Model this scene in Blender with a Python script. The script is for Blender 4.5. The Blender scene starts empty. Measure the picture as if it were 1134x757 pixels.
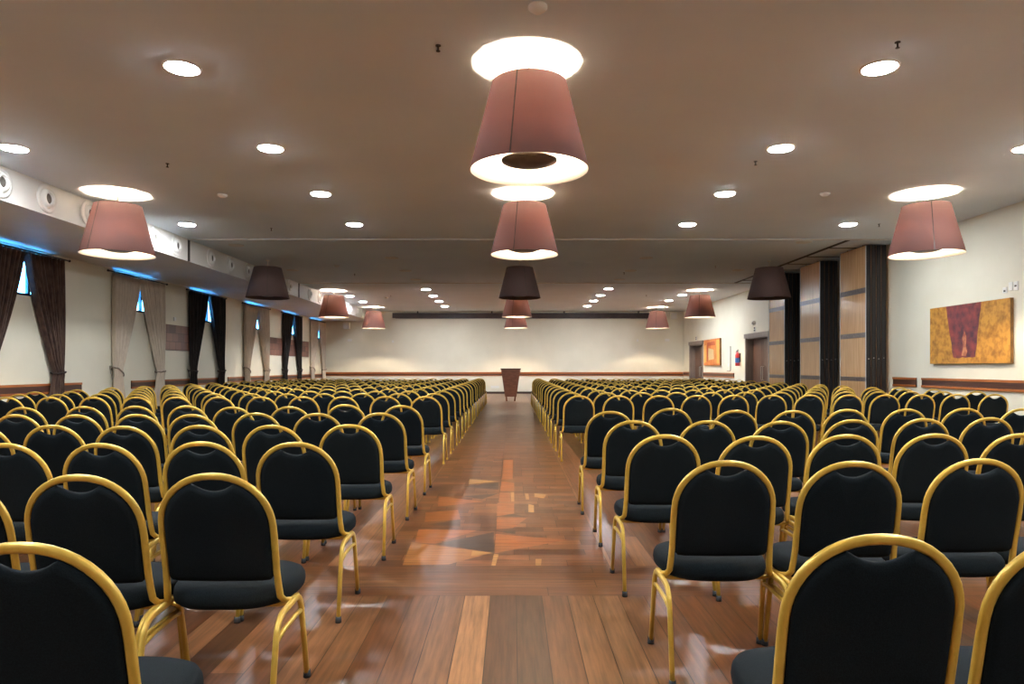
import bpy, bmesh, math, random
from mathutils import Vector, Matrix
random.seed(7)
PI = math.pi
SC = bpy.context.scene
COL = SC.collection

# ------------------------------------------------------------------ room measures (metres)
EYE = 1.31
CEIL = 4.10
SOFZ = 3.62          # underside of the bulkhead
XL, XR = -9.38, 8.58
XS = -7.06           # bulkhead face
YN, YF = -4.0, 34.1
B1, B2 = 14.9, 22.6  # folding-wall tracks between the three bays

# ------------------------------------------------------------------ materials
def new_mat(name):
    m = bpy.data.materials.new(name); m.use_nodes = True
    nt = m.node_tree
    b = nt.nodes['Principled BSDF']
    return m, nt, b
def plain(name, col, rough=.6, metal=0., spec=.5, coat=0., sheen=0.):
    m, nt, b = new_mat(name)
    b.inputs['Base Color'].default_value = (*col, 1)
    b.inputs['Roughness'].default_value = rough
    b.inputs['Metallic'].default_value = metal
    b.inputs['Specular IOR Level'].default_value = spec
    b.inputs['Coat Weight'].default_value = coat
    b.inputs['Sheen Weight'].default_value = sheen
    return m
def noisy(name, c1, c2, scale=8., rough=.6, stretch=(1,1,1), bump=0., metal=0., spec=.5, detail=4., lo=.35, hi=.65, sheen=0., coat=0.):
    m, nt, b = new_mat(name)
    N, L = nt.nodes, nt.links
    tc = N.new('ShaderNodeTexCoord'); mp = N.new('ShaderNodeMapping'); mp.inputs['Scale'].default_value = stretch
    nz = N.new('ShaderNodeTexNoise'); nz.inputs['Scale'].default_value = scale; nz.inputs['Detail'].default_value = detail
    cr = N.new('ShaderNodeValToRGB')
    cr.color_ramp.elements[0].position = lo; cr.color_ramp.elements[0].color = (*c1, 1)
    cr.color_ramp.elements[1].position = hi; cr.color_ramp.elements[1].color = (*c2, 1)
    L.new(tc.outputs['Object'], mp.inputs[0]); L.new(mp.outputs[0], nz.inputs['Vector'])
    L.new(nz.outputs['Fac'], cr.inputs[0]); L.new(cr.outputs[0], b.inputs['Base Color'])
    b.inputs['Roughness'].default_value = rough; b.inputs['Metallic'].default_value = metal
    b.inputs['Specular IOR Level'].default_value = spec; b.inputs['Sheen Weight'].default_value = sheen
    b.inputs['Coat Weight'].default_value = coat
    if bump:
        bp = N.new('ShaderNodeBump'); bp.inputs['Strength'].default_value = bump; bp.inputs['Distance'].default_value = .01
        L.new(nz.outputs['Fac'], bp.inputs['Height']); L.new(bp.outputs[0], b.inputs['Normal'])
    return m
def emit(name, col, strength):
    m, nt, b = new_mat(name)
    b.inputs['Base Color'].default_value = (*col, 1)
    b.inputs['Emission Color'].default_value = (*col, 1)
    b.inputs['Emission Strength'].default_value = strength
    return m

M = {}
M['wall'] = noisy('wall_paint', (.73, .68, .545), (.77, .72, .585), 1.3, .55, bump=.03)
M['ceiling'] = noisy('ceiling_paint', (.70, .78, .85), (.74, .82, .885), .7, .8, bump=.02)
M['bulkhead'] = noisy('bulkhead_paint', (.68, .65, .6), (.74, .71, .66), 1.2, .6)
M['white'] = plain('white_plastic', (.78, .76, .72), .4)
M['offwhite'] = plain('unlit_diffuser', (.72, .70, .66), .5)
M['hole'] = plain('nozzle_bore', (.10, .085, .07), .6)
M['cushion'] = noisy('charcoal_fabric', (.0034, .0058, .0074), (.0066, .0108, .0138), 260, .85, bump=.12, spec=.12, sheen=.0)
M['gold'] = noisy('gold_lacquer', (.58, .375, .058), (.70, .46, .085), 14, .32, metal=.3, spec=.5)
M['rubber'] = plain('black_rubber', (.012, .012, .012), .6)
M['dark_velvet'] = noisy('dark_brown_velvet', (.055, .030, .023), (.11, .064, .046), 18, .8, stretch=(1, 1, .25), bump=.25, spec=.2, sheen=.25)
M['beige_cloth'] = noisy('taupe_curtain_cloth', (.54, .45, .36), (.62, .52, .42), 22, .85, stretch=(1, 1, .2), bump=.2, spec=.2)
M['black_velvet'] = noisy('near_black_velvet', (.012, .009, .008), (.028, .019, .015), 18, .8, stretch=(1, 1, .25), bump=.25, spec=.2, sheen=.15)
M['dark_metal'] = plain('dark_metal', (.035, .03, .028), .45, .6)
M['rail_dark'] = noisy('rail_dark_wood', (.050, .018, .012), (.090, .036, .024), 3, .4, stretch=(9, .5, 9))
M['rail_orange'] = noisy('rail_orange_wood', (.30, .085, .018), (.42, .14, .035), 3, .35, stretch=(9, .5, 9))
M['track'] = plain('track_shadow_gap', (.03, .022, .018), .6)
M['track_light'] = plain('aluminium_track', (.62, .60, .57), .5, .1)
M['tan'] = noisy('tan_laminate', (.62, .345, .16), (.76, .45, .22), 3.2, .22, stretch=(6, 6, .35), coat=.25)
M['strip'] = noisy('grey_metal_strip', (.13, .10, .09), (.19, .15, .13), 20, .35, metal=.3)
M['panel_edge'] = plain('black_panel_edge', (.018, .015, .014), .5)
M['door_trim'] = noisy('grey_brown_door_trim', (.19, .145, .12), (.25, .195, .165), 5, .5, stretch=(3, 3, .4))
M['door_leaf'] = noisy('dark_door_wood', (.065, .033, .022), (.11, .055, .036), 4, .4, stretch=(5, 5, .4))
M['metal'] = plain('brushed_steel', (.5, .48, .45), .3, .9)
M['red'] = plain('red_enamel', (.55, .02, .02), .3)
M['blue'] = plain('blue_label', (.03, .12, .38), .4)
M['lectern'] = noisy('reddish_lectern_wood', (.17, .062, .034), (.24, .09, .05), 4, .35, stretch=(2, 2, 5))
M['lectern_dark'] = noisy('dark_lectern_wood', (.05, .02, .013), (.075, .03, .02), 4, .35)
M['amber_paint'] = noisy('ochre_canvas', (.28, .11, .018), (.56, .265, .04), 9, .6, bump=.4, detail=10, lo=.3, hi=.6)
M['maroon_paint'] = noisy('maroon_paint', (.075, .022, .035), (.27, .050, .042), 6, .5, bump=.4, detail=8)
M['canvas_edge'] = noisy('canvas_edge', (.16, .075, .02), (.28, .13, .03), 6, .6)
M['orange_paint'] = noisy('orange_canvas', (.62, .16, .03), (.72, .26, .06), 5, .5, detail=6)
M['yellow_paint'] = plain('yellow_paint', (.78, .42, .09), .5)
M['cream_paint'] = plain('cream_paint', (.74, .52, .26), .5)
M['redbrown_paint'] = plain('redbrown_paint', (.48, .09, .03), .5)
M['screen_box'] = noisy('screen_housing_wood', (.030, .012, .010), (.05, .02, .016), 4, .45)
M['baseboard'] = plain('baseboard_wood', (.045, .022, .015), .45)
M['frame_blue'] = plain('dark_window_frame', (.03, .04, .06), .4)
M['lamp_disc'] = noisy('smoked_disc', (.06, .04, .03), (.10, .07, .05), 10, .4)
M['down'] = emit('led_panel', (.87, .94, 1.0), 64.)
M['bulb'] = emit('warm_bulb', (1.0, .80, .57), 420.)
M['shade_unlit'] = noisy('unlit_shade_fabric', (.12, .072, .063), (.14, .085, .075), 90, .8, bump=.1)  # darker copy of the shade cloth, its unlit look put into the colour
M['brown_rope'] = plain('brown_cord', (.035, .02, .015), .8)
M['beige_rope'] = plain('taupe_cord', (.20, .155, .12), .8)

def shade_mat(name, c1, tr):
    m, nt, b = new_mat(name)
    N, L = nt.nodes, nt.links
    out = [n for n in N if n.type == 'OUTPUT_MATERIAL'][0]
    N.remove(b)
    d = N.new('ShaderNodeBsdfDiffuse'); d.inputs[0].default_value = (*c1, 1)
    t = N.new('ShaderNodeBsdfTranslucent'); t.inputs[0].default_value = (*tr, 1)
    g = N.new('ShaderNodeAddShader')
    L.new(d.outputs[0], g.inputs[0]); L.new(t.outputs[0], g.inputs[1])
    L.new(g.outputs[0], out.inputs[0])
    return m
M['shade_red'] = shade_mat('dusty_red_shade', (.27, .150, .135), (.036, .013, .009))
M['shade_inner'] = shade_mat('white_shade_lining', (.66, .63, .58), (.08, .07, .06))
m, nt, b = new_mat('window_glass')
b.inputs['Transmission Weight'].default_value = 1; b.inputs['Roughness'].default_value = 0
b.inputs['IOR'].default_value = 1.0; b.inputs['Base Color'].default_value = (.9, .95, 1, 1)
M['glass'] = m

def tile_mat():
    m, nt, b = new_mat('wood_block_tiles')
    N, L = nt.nodes, nt.links
    tc = N.new('ShaderNodeTexCoord'); sx = N.new('ShaderNodeSeparateXYZ'); cb = N.new('ShaderNodeCombineXYZ')
    br = N.new('ShaderNodeTexBrick')
    br.inputs['Color1'].default_value = (.26, .11, .075, 1); br.inputs['Color2'].default_value = (.085, .036, .03, 1)
    br.inputs['Mortar'].default_value = (.05, .02, .015, 1)
    br.inputs['Scale'].default_value = 1; br.inputs['Mortar Size'].default_value = .006
    br.inputs['Brick Width'].default_value = .33; br.inputs['Row Height'].default_value = .235
    L.new(tc.outputs['Object'], sx.inputs[0]); L.new(sx.outputs['Y'], cb.inputs['X']); L.new(sx.outputs['Z'], cb.inputs['Y'])
    L.new(cb.outputs[0], br.inputs['Vector']); L.new(br.outputs['Color'], b.inputs['Base Color'])
    b.inputs['Roughness'].default_value = .5
    return m
M['tiles'] = tile_mat()

def floor_mat():
    m, nt, b = new_mat('varnished_plank_floor')
    N, L = nt.nodes, nt.links
    at = N.new('ShaderNodeVertexColor'); at.layer_name = 'tone'
    uv = N.new('ShaderNodeUVMap'); uv.uv_map = 'UVMap'
    mp = N.new('ShaderNodeMapping'); mp.inputs['Scale'].default_value = (1.6, 26, 1)
    nz = N.new('ShaderNodeTexNoise'); nz.inputs['Scale'].default_value = 1.6; nz.inputs['Detail'].default_value = 7; nz.inputs['Roughness'].default_value = .62
    mp2 = N.new('ShaderNodeMapping'); mp2.inputs['Scale'].default_value = (2.2, 5, 1)
    nz2 = N.new('ShaderNodeTexNoise'); nz2.inputs['Scale'].default_value = 1.7; nz2.inputs['Detail'].default_value = 5; nz2.inputs['Distortion'].default_value = .6
    L.new(uv.outputs[0], mp.inputs[0]); L.new(mp.outputs[0], nz.inputs['Vector'])
    L.new(uv.outputs[0], mp2.inputs[0]); L.new(mp2.outputs[0], nz2.inputs['Vector'])
    r1 = N.new('ShaderNodeMapRange'); r1.inputs[1].default_value = .3; r1.inputs[2].default_value = .7; r1.inputs[3].default_value = .55; r1.inputs[4].default_value = 1.42
    r2 = N.new('ShaderNodeMapRange'); r2.inputs[1].default_value = .2; r2.inputs[2].default_value = .8; r2.inputs[3].default_value = .84; r2.inputs[4].default_value = 1.16
    L.new(nz.outputs['Fac'], r1.inputs[0]); L.new(nz2.outputs['Fac'], r2.inputs[0])
    mu = N.new('ShaderNodeMath'); mu.operation = 'MULTIPLY'; L.new(r1.outputs[0], mu.inputs[0]); L.new(r2.outputs[0], mu.inputs[1])
    vm = N.new('ShaderNodeVectorMath'); vm.operation = 'SCALE'
    L.new(at.outputs['Color'], vm.inputs[0]); L.new(mu.outputs[0], vm.inputs['Scale'])
    vm2 = N.new('ShaderNodeVectorMath'); vm2.operation = 'MULTIPLY'; vm2.inputs[1].default_value = (.70, .565, .41)
    L.new(vm.outputs[0], vm2.inputs[0]); L.new(vm2.outputs[0], b.inputs['Base Color'])
    r3 = N.new('ShaderNodeMapRange'); r3.inputs[1].default_value = .3; r3.inputs[2].default_value = .7; r3.inputs[3].default_value = .29; r3.inputs[4].default_value = .34
    L.new(nz2.outputs['Fac'], r3.inputs[0]); L.new(r3.outputs[0], b.inputs['Roughness'])
    b.inputs['Specular IOR Level'].default_value = .34
    return m
M['floor'] = floor_mat()

# ------------------------------------------------------------------ object helpers
def link(name, me, mats, parent=None, loc=None):
    o = bpy.data.objects.new(name, me)
    COL.objects.link(o)
    if mats is not None:
        for m in (mats if isinstance(mats, (list, tuple)) else [mats]): me.materials.append(m)
    if parent: o.parent = parent
    if loc is not None: o.location = loc
    return o
def obj(name, bm, mats, parent=None, loc=None, smooth=False):
    me = bpy.data.meshes.new(name)
    bmesh.ops.recalc_face_normals(bm, faces=bm.faces)
    bm.to_mesh(me); bm.free()
    if smooth:
        for p in me.polygons: p.use_smooth = True
    return link(name, me, mats, parent, loc)
def empty(name, loc, label, cat, group=None, rz=0):
    o = bpy.data.objects.new(name, None); COL.objects.link(o)
    o.empty_display_size = .1
    o.location = loc; o.rotation_euler = (0, 0, rz)
    tag(o, label, cat, group)
    return o
def tag(o, label, cat, group=None):
    o['label'] = label; o['category'] = cat
    if group: o['group'] = group
    return o
def struct(o):
    o['kind'] = 'structure'; return o
def copy_tree(o, parent=None):
    c = o.copy(); COL.objects.link(c); c.parent = parent
    for ch in o.children: copy_tree(ch, c)
    return c
def box(bm, x0, x1, y0, y1, z0, z1, mat=0):
    vs = [bm.verts.new(p) for p in ((x0,y0,z0),(x1,y0,z0),(x1,y1,z0),(x0,y1,z0),(x0,y0,z1),(x1,y0,z1),(x1,y1,z1),(x0,y1,z1))]
    for f in ((0,3,2,1),(4,5,6,7),(0,1,5,4),(1,2,6,5),(2,3,7,6),(3,0,4,7)):
        fc = bm.faces.new([vs[i] for i in f]); fc.material_index = mat
def bevel(bm, w, seg=2):
    bmesh.ops.bevel(bm, geom=list(bm.edges), offset=w, segments=seg, affect='EDGES', profile=.6)
def bbox(x0, x1, y0, y1, z0, z1, bev=0.):
    bm = bmesh.new(); box(bm, x0, x1, y0, y1, z0, z1)
    if bev: bevel(bm, bev)
    return bm
def sq(v, e): return math.copysign(abs(v)**e, v)
def sweep(bm, pts, rw, rt, ref=None, n=8, cap=True, closed=False, mat=0, e=1.):
    """tube with an elliptic section: rw in the path's plane, rt along ref"""
    pts = [Vector(p) for p in pts]; rings = []
    N = len(pts)
    up = Vector((0, 0, 1))
    for i, p in enumerate(pts):
        if closed: t = pts[(i+1) % N] - pts[i-1]
        else: t = pts[min(i+1, N-1)] - pts[max(i-1, 0)]
        t.normalize()
        r = Vector(ref) if ref is not None else (up if abs(t.z) < .9 else Vector((1, 0, 0)))
        b = (r - t*r.dot(t)).normalized(); a = t.cross(b)
        rings.append([bm.verts.new(p + a*rw*sq(math.cos(2*PI*(k+.5)/n), e) + b*rt*sq(math.sin(2*PI*(k+.5)/n), e)) for k in range(n)])
    for i in range(N if closed else N-1):
        A, B = rings[i], rings[(i+1) % N]
        for k in range(n):
            f = bm.faces.new((A[k], A[(k+1) % n], B[(k+1) % n], B[k])); f.material_index = mat
    if cap and not closed:
        bm.faces.new(rings[0][::-1]).material_index = mat; bm.faces.new(rings[-1]).material_index = mat
def lathe(bm, prof, n=24, c=(0, 0), mat=0, axis='z'):
    """prof: (r, h) list; r = 0 closes to a point"""
    rings = []
    for r, h in prof:
        if r < 1e-6: ps = [(0, 0, h)]
        else: ps = [(r*math.cos(2*PI*k/n), r*math.sin(2*PI*k/n), h) for k in range(n)]
        if axis == 'x': ps = [(p[2], p[0], p[1]) for p in ps]
        rings.append([bm.verts.new((p[0]+c[0], p[1]+c[1], p[2]) if axis == 'z' else (p[0], p[1]+c[0], p[2]+c[1])) for p in ps])
    for A, B in zip(rings, rings[1:]):
        for k in range(n):
            if len(A) == 1 and len(B) == 1: continue
            if len(A) == 1: f = (A[0], B[k], B[(k+1) % n])
            elif len(B) == 1: f = (A[k], A[(k+1) % n], B[0])
            else: f = (A[k], A[(k+1) % n], B[(k+1) % n], B[k])
            bm.faces.new(f).material_index = mat
def rounded(pts, r, seg=5):
    """round the corners of an open polyline"""
    out = [Vector(pts[0])]
    for a, p, b in zip(pts, pts[1:], pts[2:]):
        a, p, b = Vector(a), Vector(p), Vector(b)
        d1, d2 = (a-p), (b-p)
        k = min(r, d1.length*.45, d2.length*.45)
        s, e = p + d1.normalized()*k, p + d2.normalized()*k
        for i in range(seg+1):
            t = i/seg
            out.append(s*(1-t)**2 + p*2*t*(1-t) + e*t*t)
    out.append(Vector(pts[-1]))
    return out
def prism(bm, poly, y0, y1, mat=0):
    """poly in (x,z), extruded along y"""
    A = [bm.verts.new((x, y0, z)) for x, z in poly]; B = [bm.verts.new((x, y1, z)) for x, z in poly]
    n = len(poly)
    bm.faces.new(A).material_index = mat; bm.faces.new(B[::-1]).material_index = mat
    for i in range(n): bm.faces.new((A[i], B[i], B[(i+1) % n], A[(i+1) % n])).material_index = mat

ORD = ['zeroth','first','second','third','fourth','fifth','sixth','seventh','eighth','ninth','tenth','eleventh','twelfth',
       'thirteenth','fourteenth','fifteenth','sixteenth','seventeenth','eighteenth','nineteenth','twentieth']

# ------------------------------------------------------------------ floor: every plank a quad of its own tone
def build_floor():
    verts, faces, tones, uvs = [], [], [], []
    G = .0022
    def col(c, j=.10):
        k = 1 + random.uniform(-j, j)
        return (c[0]*k, c[1]*k, c[2]*k, 1)
    CONTR = 1.5
    PAL = [(.235,.112,.060), (.205,.092,.048), (.265,.135,.075), (.17,.074,.040), (.13,.065,.040), (.22,.095,.045), (.19,.088,.050)]
    def quad(x0, x1, y0, y1, c, along='y', z=0.):
        L_ = (c[0]+c[1]+c[2])/.385; c = tuple(v*L_**(CONTR-1) for v in c[:3]) + (1,)
        i = len(verts)
        verts.extend([(x0+G, y0+G, z), (x1-G, y0+G, z), (x1-G, y1-G, z), (x0+G, y1-G, z)])
        faces.append((i, i+1, i+2, i+3)); tones.append(c)
        ou, ov = random.uniform(0, 50), random.uniform(0, 50)
        if along == 'y': uvs.append([(ou, ov), (ou, ov+x1-x0), (ou+y1-y0, ov+x1-x0), (ou+y1-y0, ov)])
        else: uvs.append([(ou, ov), (ou+x1-x0, ov), (ou+x1-x0, ov+y1-y0), (ou, ov+y1-y0)])
    W = .1465
    # dark bed seen in the joints
    i = 0
    verts.extend([(XL-.2, YN-.2, -.002), (XR+.45, YN-.2, -.002), (XR+.45, YF+.2, -.002), (XL-.2, YF+.2, -.002)])
    faces.append((0, 1, 2, 3)); tones.append((.05, .022, .012, 1)); uvs.append([(0, 0), (1, 0), (1, 1), (0, 1)])
    YA, YB = 3.92, 4.50
    CX0, CX1 = -.90, .64
    # near field, boards running away from the camera; the seven centre boards keep the tones they have
    known = {-5: (.27,.145,.085), -4: (.24,.125,.07), -3: (.19,.085,.045), -2: (.21,.105,.06), -1: (.235,.125,.07), 0: (.33,.185,.10), 1: (.145,.075,.048), 2: (.135,.075,.050), 3: (.20,.105,.062), 4: (.25,.14,.08), 5: (.245,.14,.082), 6: (.215,.115,.065)}
    k0 = int(math.floor((XL + .123)/W)); k1 = int(math.ceil((XR + .123)/W))
    for k in range(k0, k1+1):
        x0, x1 = max(XL, -.123 + (k-1)*W), min(XR, -.123 + k*W)
        if x1 - x0 < .01: continue
        y = YN + random.uniform(.5, 2.)
        if k in known:
            quad(x0, x1, YN, YA, (*known[k], 1)); continue
        ys = [YN]
        while y < YA - .4: ys.append(y); y += random.uniform(1.6, 3.4)
        ys.append(YA)
        for a, b in zip(ys, ys[1:]): quad(x0, x1, a, b, col(random.choice(PAL)))
    # cross band
    n = 4; h = (YB-YA)/n
    for r in range(n):
        x = XL; first = True
        while x < XR - .01:
            L_ = random.uniform(1.6, 3.6)
            x1 = min(XR, x+L_)
            quad(x, x1, YA+r*h, YA+(r+1)*h, col([(.22,.10,.055),(.24,.12,.065),(.20,.095,.052),(.19,.085,.045)][r], .06), 'x')
            x = x1
    # fields left and right of the aisle carpet of short boards
    for (a0, a1) in ((XL, CX0-.03), (CX1+.03, XR)):
        n = int(round((a1-a0)/W)); w = (a1-a0)/n
        for k in range(n):
            y = YB; s = YB + random.uniform(.4, 2.4); ys = [YB]
            while s < YF-.4: ys.append(s); s += random.uniform(1.6, 3.4)
            ys.append(YF)
            for a, b in zip(ys, ys[1:]): quad(a0+k*w, a0+(k+1)*w, a, b, col(random.choice(PAL)))
    for a0 in (CX0-.03, CX1):
        quad(a0, a0+.03, YB, YF, (.27, .15, .085, 1))
    # centre aisle: short boards laid across, met at a centre line
    h = .137; y = YB
    while y < YF - .01:
        y1 = min(YF, y+h)
        for (a0, a1) in ((CX0, -.13), (-.13, CX1)):
            x = a0
            while x < a1 - .01:
                x1 = x + random.choice((.145, .25, .25, .38, .5))
                if a1 - x1 < .12: x1 = a1
                warm = y < 12
                c = random.choice([(.22,.098,.052), (.245,.108,.052), (.20,.088,.046), (.175,.082,.05), (.26,.12,.06)]) if warm else random.choice([(.20,.10,.06), (.17,.085,.05), (.22,.115,.068)])
                quad(x, x1, y, y1, col(c, .12), 'x'); x = x1
        y = y1
    # inlaid wedges in darker, orange and yellow woods
    INL = {
     (.42,.19,.065): [[(-.753,5.111),(-.137,4.828),(-.421,4.54),(-.725,4.52)]],
     (.085,.055,.045): [[(-.568,5.063),(-.144,5.43),(-.128,4.815)],[(-.709,5.694),(-.444,5.872),(-.424,5.608)],[(-.488,6.938),(-.139,7.095),(-.299,6.775)],[(-.54,7.493),(-.152,7.756),(-.143,7.303)],[(-.116,5.445),(.027,5.485),(.026,5.367)],[(-.097,6.013),(.008,6.112),(.133,5.966)]],
     (.40,.145,.05): [[(-.756,5.526),(-.28,5.485),(-.57,5.076),(-.726,5.111)],[(-.778,6.162),(-.495,6.265),(-.445,5.891),(-.74,5.781)],[(-.743,6.938),(-.27,6.654),(-.699,6.426)],[(-.132,5.966),(.133,5.947),(.008,5.567),(-.128,5.526)],[(-.13,5.367),(.424,5.182),(-.12,4.815)],[(-.141,6.596),(.021,6.596),(.019,6.112),(-.133,6.013)],[(-.121,7.837),(.024,7.756),(.023,7.232),(-.124,7.232)],[(-.128,7.163),(-.02,7.136),(-.019,6.666),(-.131,6.666)],[(-.122,9.655),(.013,9.655),(.011,8.005),(-.115,8.005)]],
     (.52,.31,.12): [[(-.498,8.005),(-.14,7.837),(-.484,7.646)],[(-.283,4.878),(-.137,4.815),(-.284,4.742)],[(-.128,4.797),(-.094,4.785),(-.109,4.51),(-.136,4.51)],[(.161,4.666),(.202,4.666),(.192,4.514),(.156,4.514)],[(-.015,7.163),(.022,7.163),(.021,6.666),(-.007,6.666)],[(.134,7.095),(.17,7.069),(.17,6.775),(.14,6.775)],[(.233,7.095),(.354,7.029),(.32,6.836),(.227,6.899)],[(.158,6.538),(.208,6.482),(.198,6.162),(.149,6.182)]]}
    z = .0004
    for c, polys in INL.items():
        for p in polys:
            z += .00001
            i = len(verts); verts.extend([(x, y, z) for x, y in p]); q = tuple(range(i, i+len(p)))
            ar = sum(p[a][0]*p[(a+1) % len(p)][1]-p[(a+1) % len(p)][0]*p[a][1] for a in range(len(p)))
            o = [(x+3, y) for x, y in p]
            if ar < 0: q = q[::-1]; o = o[::-1]
            faces.append(q); tones.append(col(c, .08)); uvs.append(o)
    me = bpy.data.meshes.new('floor'); me.from_pydata(verts, [], faces)
    me.uv_layers.new(name='UVMap'); me.color_attributes.new('tone', 'FLOAT_COLOR', 'CORNER')
    uvl = me.uv_layers['UVMap']; ca = me.color_attributes['tone']
    for p, t, u in zip(me.polygons, tones, uvs):
        for li, uu in zip(p.loop_indices, u):
            uvl.data[li].uv = uu; ca.data[li].color = t
    struct(link('floor', me, M['floor']))
build_floor()

# ------------------------------------------------------------------ shell
T = .22
struct(obj('ceiling', bbox(XL-T, XR+.45, YN-T, YF+T, CEIL, CEIL+.15), M['ceiling']))
bm = bbox(XL, XS, YN, YF, SOFZ, CEIL)
struct(obj('ceiling_bulkhead', bm, M['bulkhead']))
struct(obj('wall_far', bbox(XL-T, XR+T, YF, YF+T, -.1, CEIL), M['wall']))
struct(obj('wall_near', bbox(XL-T, XR+T, YN-T, YN, -.1, CEIL), M['wall']))
def wall_with_holes(name, x0, x1, holes):
    bm = bmesh.new(); y = YN
    for (a, b, z0, z1) in sorted(holes):
        box(bm, x0, x1, y, a, -.1, CEIL)
        if z0 > 0: box(bm, x0, x1, a, b, -.1, z0)
        box(bm, x0, x1, a, b, z1, CEIL)
        y = b
    box(bm, x0, x1, y, YF, -.1, CEIL)
    return struct(obj(name, bm, M['wall']))
WIN = [13.0, 17.05, 20.86, 24.9, 28.9, 32.75]
WZ0, WZ1 = 2.69, 3.60
wall_with_holes('wall_left', XL-T, XL, [(c-.98, c+.98, WZ0, WZ1) for c in WIN])
DOORS = [(22.85, 24.95), (30.72, 32.82)]
DH = 2.36
wall_with_holes('wall_right', XR, XR+.45, [(a, b, 0, DH) for a, b in DOORS])
for i, c in enumerate(WIN):
    r = struct(empty('window_%d' % (i+1), (XL-.12, c, WZ0), '', 'window'))
    del r['label']; del r['category']
    bm = bmesh.new(); w = .98; h = WZ1-WZ0
    for a, b, z0, z1 in ((-w, w, 0, .06), (-w, w, h-.06, h), (-w, -w+.06, .06, h-.06), (w-.06, w, .06, h-.06), (-.62, -.56, .06, h-.06), (.36, .42, .06, h-.06)):
        box(bm, -.03, .03, a, b, z0, z1)
    obj('window_frame', bm, M['frame_blue'], r)
    obj('window_pane', bbox(-.004, .004, -w+.04, w-.04, .04, h-.04), M['glass'], r)
# doors, set back in their openings
for i, (a, b) in enumerate(DOORS):
    r = struct(empty('door_%d' % (i+1), (XR, (a+b)/2, 0), '', 'door')); del r['label']; del r['category']
    hw = (b-a)/2
    bm = bmesh.new()
    box(bm, -.035, .0, -hw-.11, -hw, 0, DH); box(bm, -.035, .0, hw, hw+.11, 0, DH)
    box(bm, -.055, .0, -hw-.16, hw+.16, DH, DH+.16)
    box(bm, .0, .30, -hw, -hw+.03, 0, DH); box(bm, .0, .30, hw-.03, hw, 0, DH); box(bm, .0, .30, -hw+.03, hw-.03, DH-.03, DH)
    obj('door_frame', bm, M['door_trim'], r)
    for s in (-1, 1):
        y0, y1 = (-hw+.03, -.005) if s < 0 else (.005, hw-.03)
        bm = bbox(.22, .27, y0, y1, .01, DH-.04)
        for z0, z1 in ((.15, 1.0), (1.12, 2.2)):
            box(bm, .212, .22, y0+.12, y1-.12, z0, z1)
        lf = obj('door_leaf', bm, M['door_leaf'], r)
        bm = bmesh.new(); yy = s*.09
        sweep(bm, rounded([(.215, yy, .85), (.16, yy, .87), (.16, yy, 1.33), (.215, yy, 1.35)], .03), .012, .012, ref=(0, 1, 0))
        obj('door_handle', bm, M['metal'], lf, smooth=True)
    obj('wall_backing', bbox(.40, .44, -hw, hw, 0, DH), M['door_leaf'], r)
# white end post beside the first door
struct(obj('trim_post', bbox(XR-.07, XR, 22.3, 22.52, 0, CEIL), M['bulkhead']))

# rails, baseboards, tracks
def rail_x(name, x, side, y0, y1, z0, z1):
    """rail on a side wall; side = +1 when the room lies towards +x"""
    bm = bmesh.new()
    a, b = (x, x+.022*side); box(bm, min(a, b), max(a, b), y0, y1, z0, z1, 0)
    for zz in (z0, z1-.045):
        a, b = (x+.0*side, x+.036*side); box(bm, min(a, b), max(a, b), y0, y1, zz, zz+.045, 1)
    struct(obj(name, bm, [M['rail_dark'], M['rail_orange']]))
rail_x('trim_1', XL, 1, YN, 14.85, .77, .98)
rail_x('trim_2', XL, 1, 16.8, 22.2, .78, .98)
rail_x('trim_3', XL, 1, 22.5, YF, .80, .99)
rail_x('trim_4', XR, -1, YN, 14.26, .89, 1.09)
rail_x('trim_5', XR, -1, 14.46, 15.34, .89, 1.09)
rail_x('trim_6', XR, -1, 26.35, 30.55, .90, 1.09)
rail_x('trim_7', XR, -1, 33.0, YF, .90, 1.09)
bm = bmesh.new()
box(bm, XL+.04, XR-.04, YF-.02, YF, .89, 1.05, 0); box(bm, XL+.04, XR-.04, YF-.035, YF, .985, 1.07, 1); box(bm, XL+.04, XR-.04, YF-.035, YF, .88, .92, 1)
struct(obj('trim_8', bm, [M['rail_dark'], M['rail_orange']]))
struct(obj('baseboard_far', bbox(XL+.02, XR-.02, YF-.02, YF, 0, .10), M['baseboard']))
struct(obj('baseboard_left', bbox(XL, XL+.02, YN, YF-.02, 0, .10), M['baseboard']))
bm = bmesh.new(); y = YN
for a, b in DOORS: box(bm, XR-.02, XR, y, a-.11, 0, .10); y = b+.11
box(bm, XR-.02, XR, y, YF-.02, 0, .10)
struct(obj('baseboard_right', bm, M['baseboard']))
k = 9
for y in (B1, B2):
    bm = bmesh.new()
    box(bm, XS, XR, y, y+.05, CEIL-.012, CEIL, 0); box(bm, XS, XR, y-.05, y, CEIL-.02, CEIL, 1)
    box(bm, XS, XS+.02, y-.04, y+.03, SOFZ, CEIL-.02, 0)
    struct(obj('trim_%d' % k, bm, [M['track'], M['track_light']])); k += 1
bm = bmesh.new()
box(bm, 7.33, 7.42, B1+.05, B2-.05, CEIL-.012, CEIL)
for y in (15.95, 17.2, 18.4, 19.55, 20.75, 21.9): box(bm, 7.42, XR, y, y+.045, CEIL-.012, CEIL)
struct(obj('trim_11', bm, M['track']))

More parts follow.
